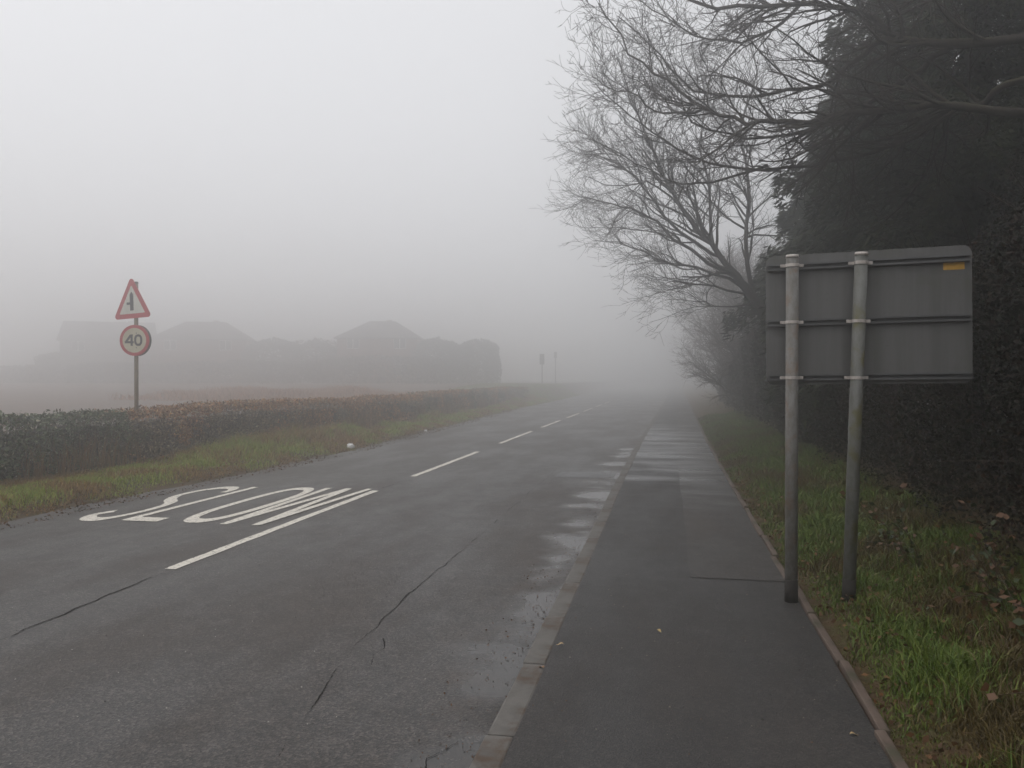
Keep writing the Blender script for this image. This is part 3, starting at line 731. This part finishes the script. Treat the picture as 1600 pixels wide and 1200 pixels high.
rl = ['dark bramble bush beside the footway, short of the big grey sign', 'tall near-black bush right behind the posts of the big grey sign', 'dark tangled bush next beyond the big grey sign', 'dark leafy bush between the sign and the broad conifer',
      'dark bush at the foot of the broad conifer', 'dark bush just beyond the broad conifer', 'dark bush at the foot of the fan shaped bare tree', 'dark hedge bush just beyond the fan shaped bare tree',
      'hazy hedge bush short of the reddish twiggy tree', 'hazy hedge bush at the foot of the reddish twiggy tree', 'fogged hedge bush between the two reddish trees', 'fogged hedge bush under the farther reddish tree', 'faintest hedge bush at the foggy end of the row']
for i, ((x, y, sx, sy, h), lb) in enumerate(zip(rb, rl)):
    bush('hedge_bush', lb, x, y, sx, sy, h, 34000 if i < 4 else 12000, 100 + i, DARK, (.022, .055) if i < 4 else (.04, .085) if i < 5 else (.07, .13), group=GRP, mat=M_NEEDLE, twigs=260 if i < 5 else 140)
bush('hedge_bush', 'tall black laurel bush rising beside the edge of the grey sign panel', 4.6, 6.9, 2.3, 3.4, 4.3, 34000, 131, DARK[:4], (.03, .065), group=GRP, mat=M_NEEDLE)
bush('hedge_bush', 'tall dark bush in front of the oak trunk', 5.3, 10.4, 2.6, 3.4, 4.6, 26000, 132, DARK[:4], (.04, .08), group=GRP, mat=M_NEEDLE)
# weeds and brambles at the hedge foot by the sign
rng = np.random.default_rng(55); random.seed(55)
def bramble(label, x, y, n, seed):
    random.seed(seed); r = np.random.default_rng(seed); z0 = float(z_right(x, y)); root = empty('bramble', (x, y, z0))
    tw = []; C = []; D = []
    for k in range(n):
        a = random.uniform(2.2, 4.4); p = Vector((random.uniform(-.1, .1), random.uniform(-.15, .15), 0))
        c = wander(p, Vector((math.cos(a) * .5, math.sin(a) * .4, 1)), random.uniform(.35, .9), 6, .15, -.14); tw.append((c, [.004 - .0004 * i for i in range(7)]))
        for q in c[1:]:
            for _ in range(3): C.append(tuple(q + Vector((random.gauss(0, .03), random.gauss(0, .03), random.gauss(0, .02))))); D.append((random.gauss(0, 1), random.gauss(0, 1), random.gauss(0, .4)))
    tubes('stem', tw, M_TWIGR, root, 4)
    C = np.array(C); D = np.array(D); t = r.random((len(C), 1))
    leaf_cloud('foliage', C, D, r.uniform(.03, .07, len(C)), r.uniform(.02, .045, len(C)), np.where(t > .55, [[.10, .045, .018]], [[.035, .05, .016]]), M_LEAF, root)
    return tag(root, label, 'plant', 'brambles at the hedge foot')
for (x, y, n, lb) in ((2.05, 4.6, 9, 'low arching bramble on the grass nearest the footway end of the dark bushes'), (2.1, 5.5, 9, 'rusty bramble shoots in the grass just behind the grey sign posts'), (1.95, 6.9, 8, 'thin bramble at the hedge foot beyond the grey sign'),
                      (2.15, 3.6, 9, 'brown bramble sprawling out of the dark hedge over the grass')):
    bramble(lb, x, y, n, int(x * 100 + y * 10))

random.seed(91); r9 = np.random.default_rng(91)
root = empty('bramble', (2.5, 5.55, float(z_right(2.5, 5.55)))); tw = []; C9 = []
for k in range(16):
    p = Vector((random.uniform(-.1, .2), random.uniform(-.25, .25), random.uniform(.7, 1.5)))
    c = wander(p, Vector((-1, random.uniform(-.4, .2), random.uniform(.2, 1.1))), random.uniform(.35, .75), 7, .16, -.03); tw.append((c, [.0035 - .0003 * i for i in range(8)]))
    for q in c[2:]:
        if random.random() < .7: C9.append(tuple(q + Vector((random.gauss(0, .02), random.gauss(0, .02), random.gauss(0, .02)))))
tw += [([Vector((.15, y_, -.03)), Vector((.1, y_ * .8, .6)), Vector((.05, y_ * .7, 1.4))], [.012, .009, .005]) for y_ in (-.2, 0, .2)]
tubes('stem', tw, M_TWIG, root, 4); C9 = np.array(C9)
leaf_cloud('foliage', C9, r9.normal(size=C9.shape), r9.uniform(.02, .05, len(C9)), r9.uniform(.015, .03, len(C9)), np.array(DARK)[r9.integers(0, 5, len(C9))], M_LEAF, root)
tag(root, 'thin shoots reaching across the corner of the grey sign panel', 'plant', 'brambles at the hedge foot')

# ------------------------------------------------------------------ trimmed hedge on the left
GREEN = np.array([(.042, .066, .026), (.065, .092, .036), (.11, .13, .065), (.07, .055, .028)])
BROWN = np.array([(.24, .105, .038), (.32, .15, .055), (.15, .072, .032), (.38, .22, .09)])
GREYB = np.array([(.14, .098, .058), (.18, .13, .078), (.10, .075, .040), (.26, .20, .13)])
def hedge_section(label, y0, y1, h, fgreen, fbrown, seed, dens, endcap=False, thick=.85):
    global rng
    rng = np.random.default_rng(seed); random.seed(seed)
    ym = (y0 + y1) / 2; root = empty('hedge', (0, ym, 0)); L = y1 - y0
    # unseen solid core, added so light does not leak through the leaves
    ys = np.arange(y0 + .1, y1 - .05, .35); V = []
    for yy in ys:
        f = hfront(yy) - .28; b = f - thick + .5; zb = float(z_left(f, yy)) - .05; tt = zb + h - .22 + .08 * vnoise(yy * 1.1, 0, seed)
        V += [(f, yy - ym, zb), (f, yy - ym, tt), (b, yy - ym, tt), (b, yy - ym, zb)]
    F = []
    for i in range(len(ys) - 1):
        for k in range(3): F.append([i * 4 + k, i * 4 + 4 + k, i * 4 + 5 + k, i * 4 + 1 + k])
    e = (len(ys) - 1) * 4; F += [[0, 1, 2, 3], [e + 3, e + 2, e + 1, e]]
    np_obj('light_block_core', V, F, M_TWIG, root)
    n = int(L * dens); face = rng.random(n); ypos = y0 + L * rng.random(n); zf = rng.random(n) ** .9; d = rng.random(n) ** 1.8 * .26
    xf = hfront(ypos); zb = z_left(xf, ypos)
    lump = (vnoise(ypos * 1.6, zf * 2.4, seed) - .5) * .30 + (vnoise(ypos * 5, zf * 6, seed + 5) - .5) * .16
    top = h * (.955 + .10 * vnoise(ypos * .9, 0, seed + 3) + .05 * vnoise(ypos * 5, 0, seed + 4))
    fx = xf - d + lump - .10 * np.clip((zf - .85) / .15, 0, 1) + .07 * (1 - zf); fz = zf * top
    tx = xf - thick * rng.random(n); tz = top - d * .5 + .03 * rng.normal(size=n)
    bx = xf - thick + d
    x = np.where(face < .62, fx, np.where(face < .90, tx, bx)); z = np.where((face >= .62) & (face < .90), tz, fz)
    if endcap:
        k = rng.random(n) < .05; ypos = np.where(k, y1 - .1 + .25 * rng.random(n) - .25 * zf, ypos); x = np.where(k, xf - thick * rng.random(n), x)
    C = np.stack([x, ypos - ym, zb + z], 1)
    Dd = rand_dirs(n) + np.stack([.4 + 0 * x, 0 * x, .25 + 0 * x], 1)
    m = vnoise(ypos * .75 + 30, zf * 1.8, seed + 7) * .75 + vnoise(ypos * 3 + 9, zf * 4, seed + 8) * .15 + rng.random(n) * .12
    base_ = rng.integers(0, 4, n)
    hi = np.clip((z / h - .82) / .18, 0, 1) * .25; lo = np.clip((.45 - z / h), 0, 1) * .35
    c = np.where((m < fgreen)[:, None], GREEN[base_], np.where((m + hi + lo > 1 - fbrown)[:, None], BROWN[base_], GREYB[base_])) * rng.uniform(.55, 1.6, (n, 1))
    pale = (rng.random(n) < .025)[:, None]; c = np.where(pale, np.array([[.42, .38, .27]]), c)  # a few leaves coloured pale as painted leaf highlights
    Ls = rng.uniform(.030, .085, n) * (1 + np.clip(ypos - 12, 0, 40) * .022)
    leaf_cloud('foliage', C, Dd, Ls, Ls * .5, c, M_LEAF, root)
    tw = []
    for k in range(int(L * 34)):
        yy = random.uniform(y0, y1); fx_ = float(hfront(yy)); p = Vector((fx_ - random.random() ** 1.5 * thick, yy - ym, 0))
        p.z = float(z_left(p.x, yy)) + random.uniform(.05, .5); ln = (h - p.z + .12) * random.uniform(.8, 1.12)
        q = wander(p, Vector((random.uniform(-.1, .22), random.uniform(-.25, .25), 1)), ln, 4, .09, .05); tw.append((q, [.007, .006, .005, .0035, .0022]))
    tubes('twig_work', tw, M_TWIGR, root, 3)
    # dry stems standing against the face
    st = []
    ns = int(L * 90); yy = y0 + L * rng.random(ns); keep = vnoise(yy * .9, 5, seed + 9) > .55; yy = yy[keep]; xx = hfront(yy) + rng.uniform(-.05, .22, len(yy))
    P = np.stack([xx, yy - ym, z_left(xx, yy)], 1); t = rng.random((len(yy), 1))
    dso = blades('dry_stem', P, rng.uniform(.3, .85, len(yy)), np.full(len(yy), .012) * (1 + (yy - 8) * .02), .35, np.array([[.26, .16, .07]]) * (1 - t) + np.array([[.14, .075, .035]]) * t, M_STEM, root); tag(dso, kind='stuff')
    return tag(root, label, 'hedge', 'trimmed hedge along the left verge')
hedge_section('dark evergreen length of trimmed hedge before the speed limit post', 4.5, 12.9, 0.97, .62, .22, 201, 3000)
hedge_section('brown twiggy length of trimmed hedge around the speed limit post', 12.9, 21.9, 0.97, .18, .40, 202, 2500)
hedge_section('rusty leaved length of trimmed hedge beside the white litter scrap', 22.1, 30.2, .94, .12, .55, 203, 2000)
hedge_section('far trimmed hedge length ending in a rounded corner in the fog', 30.5, 55.6, 0.97, .25, .30, 204, 1500, True)

# ------------------------------------------------------------------ warning sign and speed limit on their post
PX, = (-10.15,)
pf = at_x(213, 560, PX); py_ = pf.y
sp = empty('traffic_sign', (PX, py_, float(z_left(PX, py_))))
tag(sp, 'red bordered warning triangle and 40 disc on a post rising from the hedge', 'road sign')
zb = sp.location.z
topz = at_x(214, 443, PX).z - zb
bm = bmesh.new(); cyl(bm, (0, 0, -.3), (0, 0, topz), .038, n=20); bm_obj('post', bm, M_WPOST, sp, True)
bm = bmesh.new(); cyl(bm, (0, 0, topz), (0, 0, topz + .03), .044, .036, n=20); bm_obj('post_cap', bm, M_SIGNBACK, sp, True)
def rounded(pts, r, n=6):
    out = []; m = len(pts)
    for i in range(m):
        p, a, b = Vector(pts[i]), Vector(pts[i - 1]), Vector(pts[(i + 1) % m])
        da, db = (a - p).normalized(), (b - p).normalized(); ang = da.angle(db); k = r / math.tan(ang / 2)
        s, e = p + da * k, p + db * k; c = p + (da + db).normalized() * (r / math.sin(ang / 2))
        a0 = math.atan2((s - c).y, (s - c).x); a1 = math.atan2((e - c).y, (e - c).x); dl = (a1 - a0 + math.pi) % (2 * math.pi) - math.pi
        for q in range(n + 1): t = a0 + dl * q / n; out.append((c.x + r * math.cos(t), c.y + r * math.sin(t)))
    return out
def plate(name, pts, t, y, mat, parent, M, z=0.0):
    bm = bmesh.new(); prism(bm, [(p[0], p[1] + z) for p in pts], t, M @ Matrix.Translation((0, y, 0))); return bm_obj(name, bm, mat, parent)
tz = at_x(209, 475, PX).z - zb
tri = lambda s: [(-s / 2, -s * .2887), (s / 2, -s * .2887), (0, s * .5774)]
MT = Matrix.Translation((-.055, -.05, tz)) @ Matrix.Rotation(math.radians(-9), 4, 'Z') @ Matrix.Rotation(math.radians(2.5), 4, 'Y').inverted()
tp_ = plate('triangle_plate', rounded(tri(.95), .055), .012, 0, M_RED, sp, MT)
plate('white_face', rounded(tri(.64), .014), .003, -.004, M_WHITE, tp_, MT)
plate('side_road_symbol', [(-.038, -.115), (.038, -.115), (.038, .16), (.0, .21), (-.038, .16), (-.038, .03), (-.11, .03), (-.11, -.012), (-.038, -.012)], .003, -.008, M_BLACK, tp_, MT @ Matrix.Scale(1.12, 4), .005)
dz = at_x(213, 532, PX).z - zb; R = .30
circ = lambda r, n=48: [(r * math.cos(2 * math.pi * i / n), r * math.sin(2 * math.pi * i / n)) for i in range(n)]
MD = Matrix.Translation((0, -.055, dz)) @ Matrix.Rotation(math.radians(6), 4, 'Z')
dp = plate('limit_disc', circ(R), .012, 0, M_RED, sp, MD)
plate('cream_face', circ(R * .80), .003, -.004, M_CREAM, dp, MD)
four = [(.02, -.105), (.02, -.05), (.055, -.05), (.055, -.008), (.02, -.008), (.02, .115), (-.03, .115), (-.115, -.005), (-.115, -.05), (-.027, -.05), (-.027, -.105)]
hole = None
bm = bmesh.new()
Mx = MD @ Matrix.Translation((-.082, -.0075, 0))
f3 = lambda v: Mx @ Vector((v.x, -.001, v.y))
ribbon(bm, [(.03, .115), (.03, -.105)], .044, f=f3)
ribbon(bm, [(.012, .10), (-.082, -.028)], .044, f=lambda v: Mx @ Vector((v.x, -.0012, v.y)))
ribbon(bm, [(-.108, -.036), (.072, -.036)], .042, f=lambda v: Mx @ Vector((v.x, -.0014, v.y)))
bm_obj('numeral', bm, M_BLACK, dp)
bm = bmesh.new(); Mo = MD @ Matrix.Translation((.082, -.0075, 0))
ribbon(bm, [(.062 * math.copysign(abs(math.cos(t)) ** .85, math.cos(t)), .092 * math.copysign(abs(math.sin(t)) ** .85, math.sin(t)) + .004) for t in [2 * math.pi * i / 28 for i in range(28)]], .042, closed=True, f=lambda v: Mo @ Vector((v.x, -.001, v.y)))
bm_obj('numeral', bm, M_BLACK, dp)
MB_ = Matrix.Translation((.0, .055, dz)) @ Matrix.Rotation(math.radians(-4), 4, 'Z')
plate('rear_disc', circ(R), .012, 0, M_SIGNBACK, sp, MB_)
for zz in (tz - .12, tz + .22, dz - .14, dz + .14):
    bm = bmesh.new(); add_box(bm, (0, -.018, zz), (.10, .075, .03), bev=.004); bm_obj('clip', bm, M_SIGNBACK, sp)

# ------------------------------------------------------------------ big sign seen from behind
bsx, bsy = .875, 5.95
bs = empty('large_road_sign', (bsx, bsy, .1)); tag(bs, 'large grey sign panel seen from behind on two mottled posts beside the footway', 'road sign')
A = at_y(1198, 402, 6.12); B = at_y(1521, 384, 5.93); Cc = at_y(1521, 602, 5.93)
wv = B - A; wv.z = 0; W = wv.length; rz = math.atan2(wv.y, wv.x); H = (A.z + B.z) / 2 - Cc.z
o3 = Vector((A.x, A.y, Cc.z)) - bs.location
MP = Matrix.Translation(o3) @ Matrix.Rotation(rz, 4, 'Z') @ Matrix.Rotation(math.radians(-.6), 4, 'Y')
pp = plate('panel', rounded([(0, 0), (W, 0), (W, H), (0, H)], .055), .004, 0, M_PANEL, bs, MP)
def crail(z):
    bm = bmesh.new()
    for (zc_, yc, sz, sy_) in ((0, -.003, .05, .004), (.022, -.020, .005, .03), (-.022, -.020, .005, .03), (.0165, -.036, .010, .003), (-.0165, -.036, .010, .003)):
        add_box(bm, (W / 2, yc, z + zc_), (W - .03, sy_, sz))
    bmesh.ops.transform(bm, matrix=MP, verts=bm.verts[:]); return bm_obj('rail', bm, M_RAIL, pp)
railz = (H * .055, H * .475, H * .905)
for z in railz: crail(z)
posts = [(Vector((.875, 5.98, .08)), at_y(1238, 401, 5.98), M_POST), (Vector((1.262, 5.98, .10)), at_y(1346, 397, 5.93), M_POST2)]
for a, b, m in posts:
    a = a - bs.location; b = b - bs.location; d = (b - a)
    bm = bmesh.new(); cyl(bm, a - d * .1, b, .044, n=24); po = bm_obj('post', bm, m, bs, True)
    bm = bmesh.new(); cyl(bm, a, a + d * .075, .0465, n=24); bm_obj('base_sleeve', bm, M_DARKMETAL, po, True)
    bm = bmesh.new(); cyl(bm, b - d.normalized() * .01, b + d.normalized() * .012, .0475, .043, n=24); bm_obj('cap', bm, M_CLAMP, po, True)
    for z in railz:
        t = ((o3.z + z) - a.z) / d.z
        if t > .985: t = .985
        c = a + d * t
        bm = bmesh.new(); dn = d.normalized(); cyl(bm, c - dn * .011, c + dn * .011, .048, n=24)
        add_box(bm, c + Vector((.062, .02, 0)), (.035, .012, .022), bev=.002); add_box(bm, c + Vector((-.062, .02, 0)), (.035, .012, .022), bev=.002)
        bm_obj('clamp', bm, M_CLAMP, po)
st = plate('sticker', rounded([(W - .175, H - .165), (W - .045, H - .165), (W - .045, H - .115), (W - .175, H - .115)], .004), .001, -.002, M_STICK, pp, MP)

# ------------------------------------------------------------------ far signs beyond the hedge
def far_sign(label, px_, pyt, pyb, Y, pan):
    b = at_y(px_, pyb, Y); zt = at_y(px_, pyt, Y).z; z0 = float(z_left(b.x, Y)); r = empty('far_road_sign', (b.x, Y, z0)); h = zt - z0
    bm = bmesh.new(); cyl(bm, (0, 0, -.2), (0, 0, h), .05, n=10); bm_obj('post', bm, M_DARKMETAL, r, True)
    bm = bmesh.new(); add_box(bm, (0, -.06, h - pan[1] / 2), (pan[0], .03, pan[1]), bev=.01); bm_obj('panel', bm, M_SIGNBACK, r)
    tag(r, label, 'road sign')
far_sign('faint grey sign on a post standing on the bank beyond the hedge', 847, 553, 600, 82, (.5, 1.1))
far_sign('fainter narrow sign post nearer the road on the foggy bank', 868, 550, 600, 94, (.34, .75))

# ------------------------------------------------------------------ houses across the field
def brickmat(name, a, b):
    k = NT(name, .85, .2); t = k.n('ShaderNodeTexBrick'); t.inputs['Scale'].default_value = 4.5
    t.inputs['Color1'].default_value = (*a, 1); t.inputs['Color2'].default_value = (*b, 1); t.inputs['Mortar'].default_value = (.22, .2, .18, 1)
    k.l(k.coord((1, 1, 1)), t.inputs['Vector']); k.base(t.outputs['Color']); return k.m
M_BRICK = brickmat('house_brick', (.16, .07, .05), (.20, .09, .06)); M_RENDER = soil('house_render', (.20, .18, .16), (.17, .155, .14), (.15, .135, .12), 1.0)
M_TILE = soil('roof_tile', (.05, .04, .037), (.065, .045, .04), (.035, .03, .03), 1.4)
M_GLASS = NT('window_glass', .08, .6, base=(.03, .035, .04)).m; M_UPVC = NT('window_frame', .4, base=(.72, .72, .70)).m
def house(label, x, y, w_, d_, eave, ridge, hip, wall, rz, wins):
    z0 = float(z_left(x, y)) - .05; r = empty('house', (x, y, z0), rz); tag(r, label, 'house', 'houses across the field')
    box_obj('wall', (0, 0, eave / 2 - .2), (w_, d_, eave + .4), wall, r)
    bm = bmesh.new(); ov = .35; a, b = w_ / 2 + ov, d_ / 2 + ov; hx = max(a - hip, .4) if hip else a
    p = [(-a, -b, eave), (a, -b, eave), (a, b, eave), (-a, b, eave), (-hx, 0, ridge), (hx, 0, ridge), (-a, -b, eave - .15), (a, -b, eave - .15), (a, b, eave - .15), (-a, b, eave - .15)]
    v = [bm.verts.new(q) for q in p]
    for f in ((0, 1, 5, 4), (2, 3, 4, 5), (1, 2, 5), (3, 0, 4), (0, 6, 7, 1), (1, 7, 8, 2), (2, 8, 9, 3), (3, 9, 6, 0), (9, 8, 7, 6)): bm.faces.new([v[i] for i in f])
    rf = bm_obj('roof', bm, M_TILE, r)
    box_obj('chimney', (hx * .45, .9, ridge - .2), (.7, .5, .9), wall, rf, bev=.02)
    for (wx, wz, ww, wh) in wins:
        fr = box_obj('window', (wx, -d_ / 2 - .01, wz), (ww, .08, wh), M_UPVC, r, bev=.01)
        n = 2 if ww > .9 else 1
        for i in range(n): box_obj('pane', (wx - ww / 2 + ww * (i + .5) / n, -d_ / 2 - .055, wz), (ww / n - .12, .012, wh - .14), M_GLASS, fr)
    dr = box_obj('door', (w_ * .05, -d_ / 2 - .02, 1.02), (.95, .08, 2.05), M_BLACK, r, bev=.01)
    box_obj('handle', (w_ * .05 + .35, -d_ / 2 - .08, 1.0), (.04, .04, .14), M_CLAMP, dr)
    return r
HW = lambda w_: [(-w_ * .3, 4.9, 1.5, 1.3), (w_ * .28, 4.9, 1.5, 1.3), (-w_ * .3, 1.7, 1.9, 1.4), (w_ * .3, 1.7, 1.6, 1.4)]
HY = 96.0
def hx_of(px_): return at_y(px_, 560, HY).x
house('faint gabled house behind the warning triangle post', hx_of(172), HY, 10.6, 8, 5.7, 8.4, 0, M_RENDER, .52, HW(10.6))
house('faint hipped roof house beyond the speed limit disc', hx_of(322), HY, 11.6, 8.5, 5.7, 8.2, 3.6, M_BRICK, .36, HW(11.6))
house('hipped roof brick house showing one pale window above the rusty hedge', hx_of(598), HY, 9.8, 8.5, 5.6, 7.9, 3.6, M_BRICK, .2, HW(9.8))
FARG = [(.022, .026, .014), (.032, .034, .018), (.040, .032, .022), (.028, .026, .02)]
far_b = [(40, 92, 10, 5, 2.2, 'low hedge mass left of the gabled house in fog'), (88, 92, 5, 5, 4.0, 'rounded shrub at the gable end of the faint house'), (425, 95, 8, 6, 5.6, 'tallest garden tree mass between the two hipped roof houses'), (490, 92, 8, 5, 5.2, 'garden evergreen against the brick house'),
         (245, 94, 5, 4, 4.4, 'garden shrub between the gabled house and its hipped neighbour'), (685, 93, 6, 5, 5.3, 'foggy evergreen beside the brick house'), (748, 92, 5.4, 5, 4.9, 'upright clipped evergreen ending the row of foggy gardens'),
         (170, 87, 12, 3, 2.4, 'garden boundary hedge in front of the gabled house'), (345, 87, 21, 3, 2.6, 'garden boundary hedge in front of the hipped house'), (590, 87, 22, 3, 3.0, 'garden boundary hedge in front of the brick house')]
for i, (px_, y, sx, sy, h, lb) in enumerate(far_b):
    x = at_y(px_, 560, y).x
    bush('garden_shrub', lb, x, y, sx, sy, h, 7000, 300 + i, FARG, (.22, .46), cat='shrub', group='garden shrubs across the field', zf=z_left, twigs=30, roof=.22)
rng = np.random.default_rng(400)
bk = grass('bracken', 16000, lambda y, u: -12.5 - 15 * u ** 1.3 - .1 * y, 40, 56, z_left, lambda x, y: .62 * rng.uniform(.3, 1.3, len(x)) * np.clip(vnoise(x * .35, y * .35, 3) * 1.6 - .35, .05, 1), lambda x, y: .05 * rng.uniform(.6, 1.4, len(x)),
      lambda x, y: np.array([[.30, .13, .05]]) * rng.uniform(.6, 1.25, (len(x), 1)))
tag(bk, 'band of rust brown dead bracken in the field behind the hedge', 'bracken')

# ------------------------------------------------------------------ fog
bm = bmesh.new(); add_box(bm, (0, 0, 9.0), (1010, 1010, 22.0))
fm = bpy.data.materials.new('fog'); fm.use_nodes = True; t = fm.node_tree; t.nodes.clear()
mo = t.nodes.new('ShaderNodeOutputMaterial'); pv = t.nodes.new('ShaderNodeVolumePrincipled')
pv.inputs['Color'].default_value = (.985, .985, .985, 1); pv.inputs['Density'].default_value = FOG; pv.inputs['Anisotropy'].default_value = .87
t.links.new(pv.outputs[0], mo.inputs['Volume'])
hz = bm_obj('haze', bm, fm); tag(hz, 'thick pale grey fog filling the whole place', 'fog', kind='stuff')
